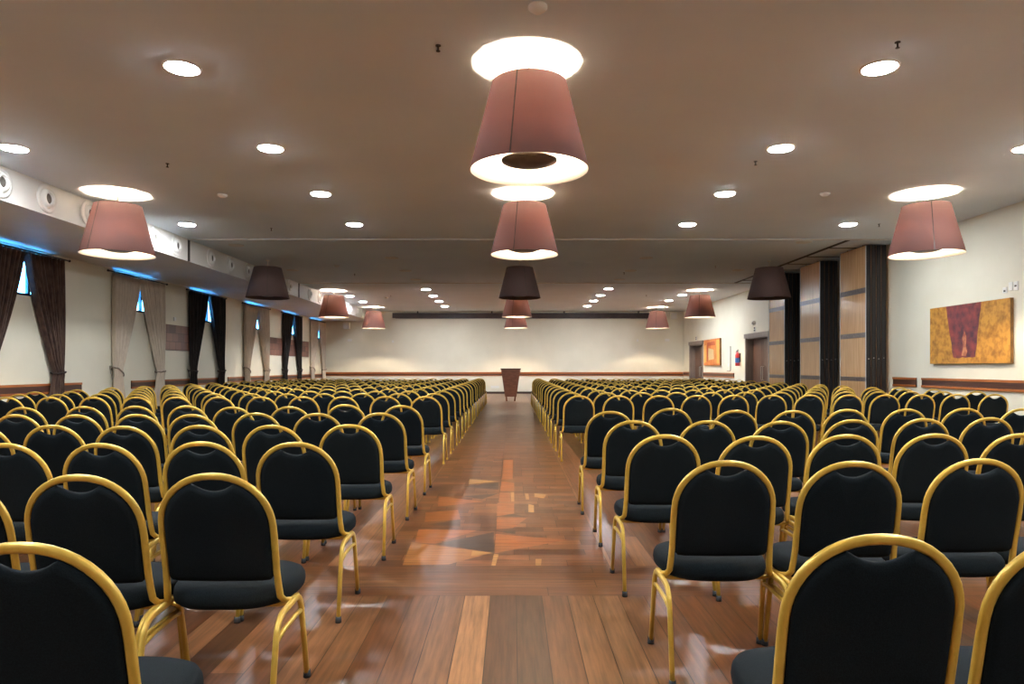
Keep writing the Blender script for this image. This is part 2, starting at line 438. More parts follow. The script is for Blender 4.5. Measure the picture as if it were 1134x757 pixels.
# ------------------------------------------------------------------ bulkhead jet nozzles
def make_nozzle(label):
    r = empty('air_nozzle', (XS, 0, 3.865), label, 'air nozzle', 'jet air nozzles along the bulkhead')
    bm = bmesh.new(); lathe(bm, [(.155, -.003), (.215, -.003), (.222, .012), (.205, .03), (.175, .034), (.155, .02), (.155, -.003)], 36, axis='x')
    obj('flange', bm, M['bulkhead'], r, smooth=True)
    bm = bmesh.new(); lathe(bm, [(.157, .018), (.15, .004), (.13, .03), (.115, .062), (.095, .07), (.083, .055), (.075, .01)], 36, axis='x')
    bl = obj('swivel_ring', bm, M['white'], r, smooth=True)
    bm = bmesh.new(); lathe(bm, [(.078, .03), (.06, .012), (0, .008)], 24, axis='x')
    obj('bore', bm, M['hole'], bl, smooth=True)
    return r
NZ = [9.41, 10.35, 11.38, 12.42, 13.45, 14.35, 16.0, 17.1, 18.2, 19.3, 20.4, 21.6, 23.8, 25.0, 26.2, 27.4, 28.6, 29.85, 31.0, 32.15]
nz0 = make_nozzle('')
bay = {0: 'in the near bay', 1: 'in the dim middle bay', 2: 'in the far bay'}
cnt = [0, 0, 0]
for i, y in enumerate(NZ):
    o = nz0 if i == 0 else copy_tree(nz0)
    o.location.y = y
    b = 0 if y < B1 else 1 if y < B2 else 2
    cnt[b] += 1
    o['label'] = 'round white air nozzle on the window-side bulkhead, %s %s' % (ORD[cnt[b]], bay[b])
    for c in o.children:
        if c.name.startswith('swivel'): c.rotation_euler = (0, 0, 0)

# ------------------------------------------------------------------ downlights
def make_down(mat, lit):
    r = empty('ceiling_downlight', (0, 0, CEIL), '', 'ceiling light', 'round downlights')
    bm = bmesh.new(); lathe(bm, [(.14, -.006), (.155, -.016), (.17, -.012), (.172, 0)], 32)
    obj('rim', bm, M['white'] if lit else M['offwhite'], r, smooth=True)
    bm = bmesh.new(); lathe(bm, [(0, -.022), (.12, -.0215), (.138, -.019), (.144, -.012), (.144, -.004)], 32)
    obj('diffuser', bm, mat, r)
    return r
on0 = make_down(M['down'], True); off0 = make_down(M['offwhite'], False)
ON, OFF = [], []
for name, X, ys in (('window-side outer line', -6.33, [4.03, 8.68, 13.3, 26.7, 29.0]), ('window-side inner line', -3.07, [-.6, 1.7, 4.03, 6.35, 8.68, 10.96, 13.3, 24.4, 26.6, 28.8, 31.1]),
                    ('painting-side inner line', 3.42, [-.6, 1.7, 4.03, 6.35, 8.68, 10.96, 13.3, 24.2, 26.4, 28.6, 31.0]), ('painting-side outer line', 6.55, [4.03, 8.68, 13.3, 26.3, 28.5])):
    seen = 0
    for y in ys:
        if y > 5.3: seen += 1  # nearer ones are out of view, added to light the foreground
        ON.append((X, y, name, seen))
u = {True: on0, False: off0}; used = {True: False, False: False}
def put_down(lit, X, Y, label, grp):
    o = u[lit] if not used[lit] else copy_tree(u[lit])
    used[lit] = True
    o.location = (X, Y, CEIL); o['label'] = label; o['group'] = grp
for X, y, nm, s in ON:
    if s == 0: put_down(True, X, y, 'lit round downlight overhead, added out of view before the first one, %s, %s' % (nm, {-.6: 'rearmost', 1.7: 'middle', 4.03: 'foremost'}[y]), 'lit round downlights')
    else: put_down(True, X, y, 'lit round white downlight in the ceiling, %s, %s from camera' % (nm, ORD[s]), 'lit round downlights')
for nm, X, ys in (('window-side inner line', -3.07, [17.4, 19.7, 21.7]), ('painting-side inner line', 3.42, [17.4, 19.7, 21.7]), ('painting-side outer line', 6.5, [15.2, 19.6]), ('window-side outer line', -6.3, [15.6, 19.6])):
    for j, y in enumerate(ys):
        put_down(False, X, y, 'unlit round downlight in the dim middle bay, %s, %s from camera' % (nm, ORD[j+1]), 'unlit round downlights')

# ------------------------------------------------------------------ pendant lamps
def make_pendant(lit):
    r = empty('pendant_lamp', (0, 0, CEIL), '', 'pendant lamp', 'large conical pendant lamps')
    bm = bmesh.new(); sweep(bm, [(0, 0, 0), (0, 0, -.35)], .011, .011); lathe(bm, [(.05, 0), (.05, -.02), (.012, -.03)], 16)
    obj('rod', bm, M['white'], r, smooth=True)
    R0, R1, Z0, Z1 = .545, .345, -.985, -.195
    n = 64; bm = bmesh.new()
    lathe(bm, [(R0, Z0), (R1, Z1)], n, mat=0)                               # cloth
    lathe(bm, [(R1, Z1), (R1-.006, Z1), (R0-.006, Z0), (R0, Z0)], n, mat=1)  # lining and rims
    bmesh.ops.remove_doubles(bm, verts=bm.verts, dist=1e-5)
    sh = obj('shade', bm, [M['shade_red'] if lit else M['shade_unlit'], M['shade_inner'] if lit else M['shade_unlit']], r)
    for p in sh.data.polygons: p.use_smooth = True
    bm = bmesh.new()
    for t, z in ((1, Z0), (0, Z1)): pass
    ang = random.uniform(-1.9, -1.2)
    vs = []
    for da in (-.012, .012):
        for rr, z in ((R0+.002, Z0), (R1+.002, Z1)):
            vs.append(bm.verts.new((rr*math.cos(ang+da*(R0/rr)), rr*math.sin(ang+da*(R0/rr)), z)))
    bm.faces.new((vs[0], vs[2], vs[3], vs[1]))
    obj('seam', bm, M['lamp_disc'], sh)
    bm = bmesh.new(); lathe(bm, [(0, Z0+.045), (.15, Z0+.05), (.255, Z0+.085), (.258, Z0+.095), (.15, Z0+.068), (0, Z0+.062)], 40)
    obj('reflector_disc', bm, M['lamp_disc'], r, smooth=True)
    for k in range(3):
        a = k*2*PI/3+.4
        bm = bmesh.new(); sweep(bm, [(0, 0, Z1-.02), (R1*math.cos(a), R1*math.sin(a), Z1-.01)], .004, .004, n=6)
        obj('shade_arm', bm, M['white'], r)
    bm = bmesh.new(); sweep(bm, [(0, 0, -.35), (0, 0, Z0+.065)], .012, .012)
    obj('shade_carrier', bm, M['white'], r)
    bm = bmesh.new(); bmesh.ops.create_uvsphere(bm, u_segments=16, v_segments=10, radius=.050, matrix=Matrix.Translation((.05, 0, -.62)))
    obj('bulb', bm, M['bulb'] if lit else M['offwhite'], r, smooth=True)
    return r
pl, pd = make_pendant(True), make_pendant(False)
PEND = [(.158, 6.27, 1, 'over the central aisle, nearest and largest'), (.2, 10.97, 1, 'over the central aisle, second from camera'),
        (.2, 17.8, 0, 'over the central aisle in the dim middle bay'), (.18, 24.6, 1, 'over the central aisle, first behind the unlit one'),
        (.18, 31.5, 1, 'over the central aisle, farthest of all'),
        (-6.33, 10.97, 1, 'on the window side, nearest, beside the air nozzles'), (6.65, 10.97, 1, 'near the large ochre painting'),
        (-6.37, 17.8, 0, 'on the window side in the dim middle bay'), (6.74, 17.9, 0, 'beside the folding partitions'),
        (-6.47, 24.8, 1, 'on the window side, second lit one from camera'), (6.8, 24.7, 1, 'near the two dark doors, closer one'),
        (-6.4, 31.6, 1, 'on the window side, last one before the far wall'), (6.75, 31.7, 1, 'on the door side, close to the far wall'),
        (.15, 1.6, 1, 'added out of view above the camera over the aisle'), (-6.33, 6.27, 1, 'added out of view, window side, level with nearest aisle lamp'), (6.65, 6.27, 1, 'added out of view, painting side, level with nearest aisle lamp')]  # these three hang out of view, extra lamps for the foreground light
st = {1: pl, 0: pd}; us = {1: 0, 0: 0}
for X, y, lit, where in PEND:
    o = st[lit] if not us[lit] else copy_tree(st[lit])
    us[lit] = 1
    o.location = (X, y, CEIL)
    o['label'] = ('lit dusty-red conical pendant lamp %s' if lit else 'unlit darkened conical pendant lamp %s') % where
    o['group'] = 'lit conical pendants' if lit else 'unlit conical pendants'

# ------------------------------------------------------------------ small ceiling things
def make_smoke():
    bm = bmesh.new(); lathe(bm, [(.075, 0), (.075, -.018), (.055, -.035), (.035, -.05), (0, -.055)], 20)
    return obj('smoke_detector', bm, M['white'], None, (0, 0, CEIL), smooth=True)
sd = make_smoke(); S = [(-4.68, 11.04, 'between the window-side lights of the near bay'), (5.02, 10.95, 'beside the nearest painting-side pendant'), (.2, 5.28, 'ahead of the largest pendant, above the aisle'),
      (-4.8, 18.7, 'in the dim bay, window side'), (.0, 14.0, 'before the first ceiling track, above the aisle'), (-5.0, 27.2, 'in the far bay, window side')]
for i, (x, y, w) in enumerate(S):
    o = sd if i == 0 else sd.copy()
    if i: COL.objects.link(o)
    o.location = (x, y, CEIL); tag(o, 'small domed smoke detector on the ceiling %s' % w, 'smoke detector', 'smoke detectors')
bm = bmesh.new(); lathe(bm, [(.024, .003), (.024, -.006), (.008, -.009), (.008, -.045), (.018, -.048), (.018, -.053), (0, -.055)], 14)
sp = obj('sprinkler', bm, M['dark_metal'], None, (0, 0, CEIL))
S = [(-.64, 5.92, 'beside the glow of the largest pendant'), (-4.72, 9.35, 'near bay, window side, between two downlights'), (-4.83, 13.7, 'near bay, window side, just before the ceiling track'),
     (3.31, 5.86, 'near bay, above the nearest painting-side downlight'), (3.3, 9.25, 'near bay, close to the second painting-side inner downlight'), (7.15, 13.3, 'near bay, beside the pendant by the ochre painting'),
     (-4.7, 20.4, 'dim middle bay, window side'), (3.3, 20.1, 'dim middle bay, right next to an unlit downlight'), (5.6, 18.8, 'dim middle bay, toward the folding partitions'), (5.2, 26.4, 'far bay, door side'), (-4.7, 26.5, 'far bay, window side')]
for i, (x, y, w) in enumerate(S):
    o = sp if i == 0 else sp.copy()
    if i: COL.objects.link(o)
    o.location = (x, y, CEIL); tag(o, 'tiny dark ceiling sprinkler, %s' % w, 'sprinkler', 'ceiling sprinklers')
bm = bbox(1.45, 2.15, 18.1, 18.45, CEIL-.012, CEIL)
for k in range(5): box(bm, 1.5, 2.1, 18.14+k*.06, 18.16+k*.06, CEIL-.02, CEIL-.012)
tag(obj('ceiling_vent', bm, M['ceiling']), 'faint rectangular air grille in the dim middle ceiling bay', 'vent')

# ------------------------------------------------------------------ curtains
def curtain_mesh(side, w_top=1.11, z_top=3.515, z_tie=1.2, seed=0):
    """local frame: +y towards the window's centre when side=+1... the outer edge is y=0; x away from the wall"""
    rnd = random.Random(seed)
    nu, nv = 110, 44; ph = rnd.uniform(0, 6); pleats = 9
    bm = bmesh.new(); grid = []
    z_bot = .03
    for j in range(nv+1):
        v = j/nv
        z = z_top + (z_bot - z_top)*v
        vt = (z_top - z_tie)/(z_top - z_bot)
        if v <= vt:
            t = v/vt
            s = t**1.15
            w = w_top*(1-s) + .27*s
            off = .04*s
            amp = .050 + .010*math.sin(PI*t)
        else:
            t = (v-vt)/(1-vt)
            w = .27 + .20*min(1, t*1.6)
            off = .04 - .05*t
            amp = .04
        near_tie = math.exp(-((z-z_tie)/.10)**2)
        row = []
        for i in range(nu+1):
            q = i/nu
            y = off + w*q
            x = .085 + amp*(1-.35*near_tie)*math.sin(q*pleats*2*PI + ph + .5*math.sin(3*v+ph)) + .012*math.sin(q*31+v*5+ph)
            x += .07*near_tie*math.sin(PI*q) + (.03*math.sin(PI*q) if v > vt else 0)
            if j < 2: y += .006*math.sin(q*pleats*4*PI)
            row.append(bm.verts.new((x, side*y, z)))
        grid.append(row)
    for j in range(nv):
        for i in range(nu):
            bm.faces.new((grid[j][i], grid[j][i+1], grid[j+1][i+1], grid[j+1][i]))
    return bm
kinds = [('dark_velvet', 'brown_rope', 'dark brown velvet'), ('beige_cloth', 'beige_rope', 'taupe grey'), ('black_velvet', 'brown_rope', 'near-black brown'),
         ('beige_cloth', 'beige_rope', 'taupe grey'), ('black_velvet', 'brown_rope', 'near-black brown'), ('beige_cloth', 'beige_rope', 'taupe grey')]
for i, c in enumerate(WIN):
    mk, rk, nm = kinds[i]
    for side in (1, -1):                       # +1: nearer the camera, hanging from c-1.15 towards the centre
        yo = c - 1.15*side
        if i == 5 and side == -1: yo = c + 1.14
        where = '%s half at the %s high window from camera' % ('nearer' if side > 0 else 'farther', ORD[i+1])
        r = empty('curtain', (XL+.01, yo, 0), '%s tied-back curtain, %s' % (nm, where), 'curtain', 'tied-back curtains at the high windows')
        o = obj('drape', curtain_mesh(side, seed=i*2+(side > 0)), M[mk], r, smooth=True)
        sm = o.modifiers.new('t', 'SOLIDIFY'); sm.thickness = .006
        bm = bmesh.new()
        sl = .22 if (side > 0 and mk == 'beige_cloth') else .03
        n = 28; pts = []
        for k in range(n):
            a = 2*PI*k/n
            pts.append((.085+.115*math.sin(a), side*(.175+.155*math.cos(a)), 1.2 + sl*(-math.cos(a))*.5 + .008*math.sin(6*a)))
        sweep(bm, pts, .016, .016, closed=True, n=8)
        sweep(bm, rounded([(0, side*.01, 1.24+sl*.5), (.04, side*-.03, 1.2), (.05, side*.0, 1.10), (.055, side*.0, 1.02)], .04), .011, .011, n=6)
        obj('tieback', bm, M[rk], r, smooth=True)
    bm = bmesh.new()
    y1 = c+1.32 if i < 5 else YF-.03
    sweep(bm, [(XL+.085, c-1.32, 3.54), (XL+.085, y1, 3.54)], .016, .016)
    for y in (c-1.22, c, (c+1.22) if i < 5 else YF-.1): box(bm, XL, XL+.09, y-.012, y+.012, 3.53, 3.55)
    rr = empty('curtain_rod', (0, 0, 0), 'dark curtain rod under the bulkhead above the %s window from camera' % ORD[i+1], 'curtain rod', 'curtain rods')
    obj('rod', bm, M['dark_metal'], rr, smooth=True)
    bm = bmesh.new()
    ends = (c-1.34, y1+.02) if i < 5 else (c-1.34,)
    for y in ends: bmesh.ops.create_uvsphere(bm, u_segments=10, v_segments=8, radius=.026, matrix=Matrix.Translation((XL+.085, y, 3.54)))
    obj('finial', bm, M['dark_metal'], rr, smooth=True)

# wood-block wall panels
for j, (a, b, w) in enumerate(((18.15, 20.0, 'between the second and third windows'), (26.3, 31.4, 'long one behind the fifth window curtains'))):
    o = obj('wall_panel', bbox(0, .03, 0, b-a, 0, .70), M['tiles'], None, (XL, a, 1.78))
    tag(o, 'horizontal red-brown wood block panel on the wall, %s' % w, 'wall panel', 'wood block wall panels')

# ------------------------------------------------------------------ folding partitions
def make_partition(y, label, n=4):
    L_ = 1.22; X0 = 8.0; th = .108
    r = empty('folding_partition', (X0, y, 0), label, 'partition', 'folded movable wall stacks')
    for k in range(n):
        x = k*(th+.006)
        bm = bbox(x, x+th, 0, L_, .02, CEIL-.03)
        for f in bm.faces:
            c = f.calc_center_median()
            f.material_index = 1 if abs(c.x-x) < 1e-4 or abs(c.x-x-th) < 1e-4 else 0
        p = obj('panel', bm, [M['panel_edge'], M['tan']], r)
        bm = bmesh.new()
        for zz in (1.15, 1.9, 2.95)[:]:
            pass
        for xx in (x+.008, x+th-.02): box(bm, xx, xx+.012, -.012, 0, .02, CEIL-.03)
        obj('edge_bead', bm, M['dark_metal'], p)
        bm = bmesh.new(); lathe(bm, [(0, -.02), (.012, -.018), (.012, 0)], 10)
        bmesh.ops.rotate(bm, verts=bm.verts, cent=(0, 0, 0), matrix=Matrix.Rotation(-PI/2, 3, 'X'))
        bmesh.ops.translate(bm, verts=bm.verts, vec=(x+th/2, 0, 1.50+.02*(k % 2)))
        for v in bm.verts: v.co.y = -abs(v.co.y)
        obj('latch', bm, M['metal'], p)
        if k == 0:
            for z0, z1 in ((.99, 1.09), (1.99, 2.10), (3.00, 3.12)):
                obj('metal_strip', bbox(-.008, 0, .0, L_, z0, z1), M['strip'], p)
            bm = bmesh.new()
            for y0 in (0, L_-.02): box(bm, -.010, -.0, y0, y0+.02, .02, CEIL-.03)
            obj('edge_trim', bm, M['track_light'], p)
            # carriers up to the track
        bm = bmesh.new()
        for yy in (.25, L_-.25): box(bm, x+th/2-.01, x+th/2+.01, yy-.01, yy+.01, CEIL-.031, CEIL-.0)
        obj('carrier', bm, M['dark_metal'], p)
make_partition(15.42, 'folded tan and black wall partition nearest the camera, beside the ochre painting wall')
make_partition(17.72, 'folded tan and black wall partition, middle of the three stacks')
make_partition(20.02, 'folded tan and black wall partition, farthest stack, next to the dark door')

# ------------------------------------------------------------------ pictures on the right wall
def picture(y0, y1, z0, z1, label, layers, base, th=.07):
    """y0 near, y1 far; layers: (material, [(y,z)...])"""
    bm = bmesh.new()
    box(bm, XR-th, XR-.01, y0, y1, z0, z1, 1)
    bm.faces.ensure_lookup_table()
    for f in bm.faces:
        if abs(f.calc_center_median().x-(XR-th)) < 1e-4: f.material_index = 0
    mats = [base, M['canvas_edge']]; x = XR-th
    for mt, poly in layers:
        mats.append(mt); A = [bm.verts.new((x, y, z)) for y, z in poly]; x -= .0015
        B = [bm.verts.new((x, y, z)) for y, z in poly]; n = len(poly)
        bm.faces.new(B).material_index = len(mats)-1
        for i in range(n): bm.faces.new((A[i], A[(i+1) % n], B[(i+1) % n], B[i])).material_index = len(mats)-1
    o = obj('wall_painting', bm, mats); tag(o, label, 'painting', 'abstract paintings')
rv = random.Random(3)
vessel = [(13.39, 2.498)]
for k in range(1, 9): vessel.append((13.39-.22*k/9+rv.uniform(-.012, .012), 2.498-1.0*k/9))
vessel += [(13.16, 1.50)]
for k in range(1, 7): vessel.append((13.16-.62*k/7, 1.49+rv.uniform(-.012, .012)))
vessel += [(12.54, 1.50)]
for k in range(1, 9): vessel.append((12.54-.16*k/9+rv.uniform(-.012, .012), 1.50+.998*k/9))
vessel += [(12.38, 2.498)]
vm_ = M['maroon_paint']
drip = noisy('ochre_drip', (.30, .07, .04), (.62, .26, .12), 9, .5, detail=8)
picture(11.66, 13.9, 1.38, 2.50, 'large ochre abstract painting with a tapering maroon shape', [(vm_, vessel),
        (drip, [(12.92, 1.53), (12.87, 1.70), (12.90, 1.86), (12.84, 2.0), (12.78, 1.88), (12.80, 1.72), (12.76, 1.60), (12.80, 1.52)])], M['amber_paint'])
y0, y1 = 27.96, 30.3
def fr(u, v): return (y1-(y1-y0)*u, 1.39+1.12*(1-v))
picture(y0, y1, 1.39, 2.51, 'orange abstract painting with a pale yellow block, between the two dark doors',
        [(M['yellow_paint'], [fr(.03, .22), fr(.16, .20), fr(.18, .88), fr(.04, .9)]), (M['redbrown_paint'], [fr(.22, .12), fr(.70, .08), fr(.74, .24), fr(.30, .24), fr(.27, .86), fr(.20, .84)]),
         (M['cream_paint'], [fr(.30, .33), fr(.64, .40), fr(.66, .76), fr(.32, .80)]), (M['yellow_paint'], [fr(.80, .05), fr(.97, .04), fr(.97, .92), fr(.83, .93)])], M['orange_paint'])

# ------------------------------------------------------------------ wall fittings
def plate(name, x0, x1, y0, y1, z0, z1, label, cat, mat='white', dot=None, group=None, bev=.004):
    o = obj(name, bbox(x0, x1, y0, y1, z0, z1, bev), M[mat]); tag(o, label, cat, group)
    if dot: obj('socket_hole', bbox(*dot), M['hole'], o)
    return o
plate('wall_outlet', XR-.015, XR, 11.82, 11.92, 2.60, 2.70, 'small white outlet above the ochre painting, farthest of three in a row', 'outlet', dot=(XR-.02, XR-.0149, 11.85, 11.89, 2.62, 2.65))
plate('wall_outlet', XR-.015, XR, 11.69, 11.78, 2.63, 2.77, 'white blank plate above the ochre painting, middle of three in a row', 'outlet')
plate('wall_outlet', XR-.015, XR, 11.56, 11.66, 2.62, 2.77, 'white outlet with dark hole above the ochre painting, nearest of three', 'outlet', dot=(XR-.02, XR-.0149, 11.59, 11.63, 2.68, 2.71))
plate('light_switch', XR-.015, XR, 27.0, 27.12, 1.33, 1.45, 'small white switch between the orange painting and the thin conduit', 'switch')
bm = bmesh.new()
sweep(bm, rounded([(XR-.02, 26.75, 2.14), (XR-.02, 26.75, 1.17), (XR-.02, 27.15, 1.17)], .03), .014, .014, n=8)
tag(obj('wall_conduit', bm, M['strip'], smooth=True), 'thin grey L-shaped conduit on the wall beside the orange painting', 'conduit')
def socket_far(x, z, w, h, label):
    plate('wall_outlet', x-w/2, x+w/2, YF-.012, YF, z-h/2, z+h/2, label, 'outlet')
socket_far(-8.1, 2.66, .22, .12, 'pale double outlet high on the far wall beside the last curtain')
socket_far(-5.95, 2.6, .10, .12, 'small white outlet high on the far wall, window side')
socket_far(6.27, 2.65, .10, .12, 'small white outlet high on the far wall, door side')
socket_far(7.75, 2.67, .22, .12, 'pale double outlet high on the far wall near the corner door')
socket_far(-.85, .33, .42, .12, 'wide pale outlet strip low on the far wall beside the lectern')
plate('wall_sensor', XL, XL+.03, 18.9, 19.02, 2.60, 2.70, 'small white sensor on the wall above the first wood block panel', 'sensor')
for x, z, lab in ((-8.25, 3.38, 'cream wall speaker under the bulkhead at the far wall, window corner'), (8.05, 3.86, 'cream wall speaker high on the far wall, door corner')):
    r = empty('wall_speaker', (x, YF, z), lab, 'speaker', 'corner wall speakers')
    obj('cabinet', bbox(-.16, .16, -.18, 0, -.17, .17, .012), M['wall'], r)
    obj('grille', bbox(-.14, .14, -.188, -.18, -.15, .15, .003), M['bulkhead'], r)
# projection screen housing
r = empty('screen_housing', (.8, YF-.092, 3.76), 'long dark brown projection screen housing mounted high across the far wall', 'screen housing')
obj('housing', bbox(-6.75, 6.75, -.08, .09, .0, .25, .01), M['screen_box'], r)
for x in (-5.5, -1.8, 1.8, 5.5):
    b2 = bmesh.new(); box(b2, x-.03, x+.03, -.02, .03, .245, .342); obj('hanger', b2, M['screen_box'], r)
obj('screen_slot', bbox(-6.6, 6.6, -.03, .0, -.02, .005), M['dark_metal'], r)
# emergency fittings above the doors
def door_sign(y, label):
    o = obj('door_sign', bbox(XR-.02, XR, y-.09, y+.09, 2.56, 2.74, .003), M['white']); tag(o, label, 'sign', 'small signs over the doors')
    bm = bmesh.new()
    box(bm, XR-.024, XR-.0195, y-.06, y+.06, 2.585, 2.635); box(bm, XR-.024, XR-.0195, y-.06, y+.06, 2.67, 2.72)
    obj('dark_marking', bm, M['track'], o)
door_sign(24.1, 'small white sign with dark marks over the nearer dark door')
door_sign(31.75, 'small white sign with dark marks over the farther dark door')
r = empty('emergency_light', (XR, 24.1, 2.87), 'small round emergency spotlight above the sign of the nearer dark door', 'emergency light')
bm = bmesh.new(); lathe(bm, [(.0, -.10), (.07, -.09), (.085, -.04), (.06, 0)], 20, axis='x'); obj('housing', bm, M['white'], r, smooth=True)
bm = bmesh.new(); lathe(bm, [(.0, -.108), (.045, -.1), (.045, -.09)], 16, axis='x'); obj('lens', bm, M['hole'], r, smooth=True)
# fire extinguisher
r = empty('fire_extinguisher', (XR-.11, 25.65, 1.36), 'red fire extinguisher with blue label, hung beside the nearer dark door', 'fire extinguisher')
bm = bmesh.new(); lathe(bm, [(0, 0), (.075, .0), (.085, .02), (.085, .40), (.06, .47), (.025, .50), (.025, .54), (0, .54)], 24)
obj('cylinder', bm, M['red'], r, smooth=True)
bm = bmesh.new(); lathe(bm, [(.0865, .12), (.0865, .30)], 24); obj('label_band', bm, M['blue'], r, smooth=True)
bm = bmesh.new(); box(bm, -.02, .02, -.02, .02, .535, .57); box(bm, -.015, .015, -.12, .03, .565, .585); box(bm, -.015, .015, -.11, .02, .60, .615)
obj('valve', bm, M['dark_metal'], r)
bm = bmesh.new(); sweep(bm, rounded([(0, .02, .555), (0, .14, .56), (0, .16, .40), (0, .12, .22)], .06), .012, .012, n=8); obj('hose', bm, M['rubber'], r, smooth=True)
obj('wall_bracket', bbox(.08, .114, -.03, .03, .15, .48), M['dark_metal'], r)

# ------------------------------------------------------------------ lectern
r = empty('lectern', (-.05, 26.6, 0), 'reddish wooden tapered lectern standing at the end of the aisle', 'lectern')
bm = bmesh.new()
def frus(bm, w0, d0, z0, w1, d1, z1):
    vs = [bm.verts.new(p) for p in ((-w0,-d0,z0),(w0,-d0,z0),(w0,d0,z0),(-w0,d0,z0),(-w1,-d1,z1),(w1,-d1,z1),(w1,d1,z1),(-w1,d1,z1))]
    for f in ((0,3,2,1),(4,5,6,7),(0,1,5,4),(1,2,6,5),(2,3,7,6),(3,0,4,7)): bm.faces.new([vs[i] for i in f])
frus(bm, .22, .18, .17, .375, .22, 1.225); bevel(bm, .008)
obj('body', bm, M['lectern'], r)
bm = bmesh.new(); box(bm, -.395, .395, -.235, .235, 1.225, 1.265); bevel(bm, .006)
obj('top', bm, M['lectern_dark'], r)
for sx in (-1, 1):
    for sy in (-1, 1):
        bm = bmesh.new(); w = .028
        vs = []
        for z, x, y in ((0, .155, .13), (.18, .175, .145)):
            vs.append([bm.verts.new((sx*x+a*w, sy*y+b*w, z)) for a, b in ((-1,-1),(1,-1),(1,1),(-1,1))])
        bm.faces.new(vs[0][::-1]); bm.faces.new(vs[1])
        for k in range(4): bm.faces.new((vs[0][k], vs[0][(k+1) % 4], vs[1][(k+1) % 4], vs[1][k]))
        obj('leg', bm, M['lectern'], r)

# ------------------------------------------------------------------ banquet chair
SLOPE = .20
def by(z): return -(z-.42)*SLOPE - max(0, z-.70)*.06
def back_frame_bm(n=10):
    bm = bmesh.new(); pts = []
    pts += [Vector((-.250, .090, .380)), Vector((-.243, .055, .384)), Vector((-.229, .022, .394)), Vector((-.220, .003, .415)), Vector((-.2165, by(.46), .46))]
    for z in (.52, .60, .66): pts.append(Vector((-.2135+.0*z, by(z), z)))
    na = 22
    for k in range(na+1):
        a = PI - PI*k/na
        # a slightly squared arch
        ca, sa = math.cos(a), math.sin(a)
        x = .2120*math.copysign(abs(ca)**.93, ca); z = .700 + .202*abs(sa)**.97
        pts.append(Vector((x, by(z), z)))
    R = [Vector((-p.x, p.y, p.z)) for p in pts[:8]][::-1]
    pts += R
    sweep(bm, pts, .0132, .0100, ref=(0, 1, .2), n=12, e=.75)
    return bm
def backrest_bm():
    out = []
    for k in range(7): out.append((.2005, .50 + .2*k/6))
    na = 16
    xd = .080
    a_end = math.acos(xd/.2005)
    for k in range(1, na+1):
        a = a_end*k/na
        out.append((.2005*abs(math.cos(a))**.93, .70 + .188*math.sin(a)**.97))
    zc = out[-1][1]
    nd = 8
    for k in range(1, nd+1):
        t = k/nd
        x = xd*(1-t)
        out.append((x, zc - (zc-.843)*(1-(1-t)**2)))
    left = [(-x, z) for x, z in out[::-1][1:]]
    bot = [(-.19, .487), (-.16, .482), (0, .480), (.16, .482), (.19, .487)]
    loop = out + left + bot
    n = len(loop); cx, cz = 0, .66
    bm = bmesh.new(); rings = []
    for s, nn in ((.0, -.024), (.55, -.0235), (.86, -.021), (.965, -.016), (1., -.004), (1., .006), (.965, .016), (.86, .022), (.55, .026), (.0, .027)):
        if s == 0: rings.append([bm.verts.new((0, by(cz)+nn, cz))]); continue
        ring = []
        for x, z in loop:
            X, Z = cx+(x-cx)*s, cz+(z-cz)*s
            ring.append(bm.verts.new((X, by(Z)+nn, Z)))
        rings.append(ring)
    for A, B in zip(rings, rings[1:]):
        for k in range(n):
            if len(A) == 1: bm.faces.new((A[0], B[(k+1) % n], B[k]))
            elif len(B) == 1: bm.faces.new((A[k], A[(k+1) % n], B[0]))
            else: bm.faces.new((A[k], A[(k+1) % n], B[(k+1) % n], B[k]))
    return bm
def seat_bm():
    bm = bmesh.new(); n = 44; rings = []
    cy, hd, hw = .168, .222, .247
    for s, z in ((0, .372), (.80, .372), (.93, .376), (.985, .388), (1., .408), (.99, .430), (.955, .446), (.86, .458), (.65, .466), (.35, .470), (0, .471)):
        if s == 0: rings.append([bm.verts.new((0, cy, z))]); continue
        ring = []
        for k in range(n):
            a = 2*PI*k/n; ca, sa = math.cos(a), math.sin(a)
            X = hw*math.copysign(abs(ca)**.62, ca); Y = hd*math.copysign(abs(sa)**.68, sa)
            X *= 1 - .13*max(0, (-Y/hd))**1.5
            ring.append(bm.verts.new((X*s, cy+Y*s, z)))
        rings.append(ring)
    for A, B in zip(rings, rings[1:]):
        for k in range(n):
            if len(A) == 1: bm.faces.new((A[0], B[(k+1) % n], B[k]))
            elif len(B) == 1: bm.faces.new((A[k], A[(k+1) % n], B[0]))
            else: bm.faces.new((A[k], A[(k+1) % n], B[(k+1) % n], B[k]))
    return bm
def leg_frame_bm(s, extra=False):
    bm = bmesh.new(); X = .252*s
    pts = rounded([(X+.008*s, -.225, .012), (X, -.125, .374), (X, .150, .382), (X+.006*s, .225, .012)], .075, 7)
    sweep(bm, pts, .0130, .0105, ref=(1, 0, 0), n=12, e=.7)
    if extra: brace(bm, s); [foot(bm, s, q) for q in (0, 1)]
    return bm
def brace(bm, s):
    X = .252*s
    sweep(bm, [(X+.001*s, -.150, .292), (X, -.05, .306), (X, .10, .310), (X+.001*s, .182, .304)], .0095, .0085, ref=(1, 0, 0), n=8, e=.7)
def foot(bm, s, q):
    X = .252*s; c = (X+.008*s, -.225) if q == 0 else (X+.006*s, .225)
    lathe(bm, [(0, 0), (.016, 0), (.016, .010), (.0145, .030), (0, .030)], 12, c=c)
CH = {}
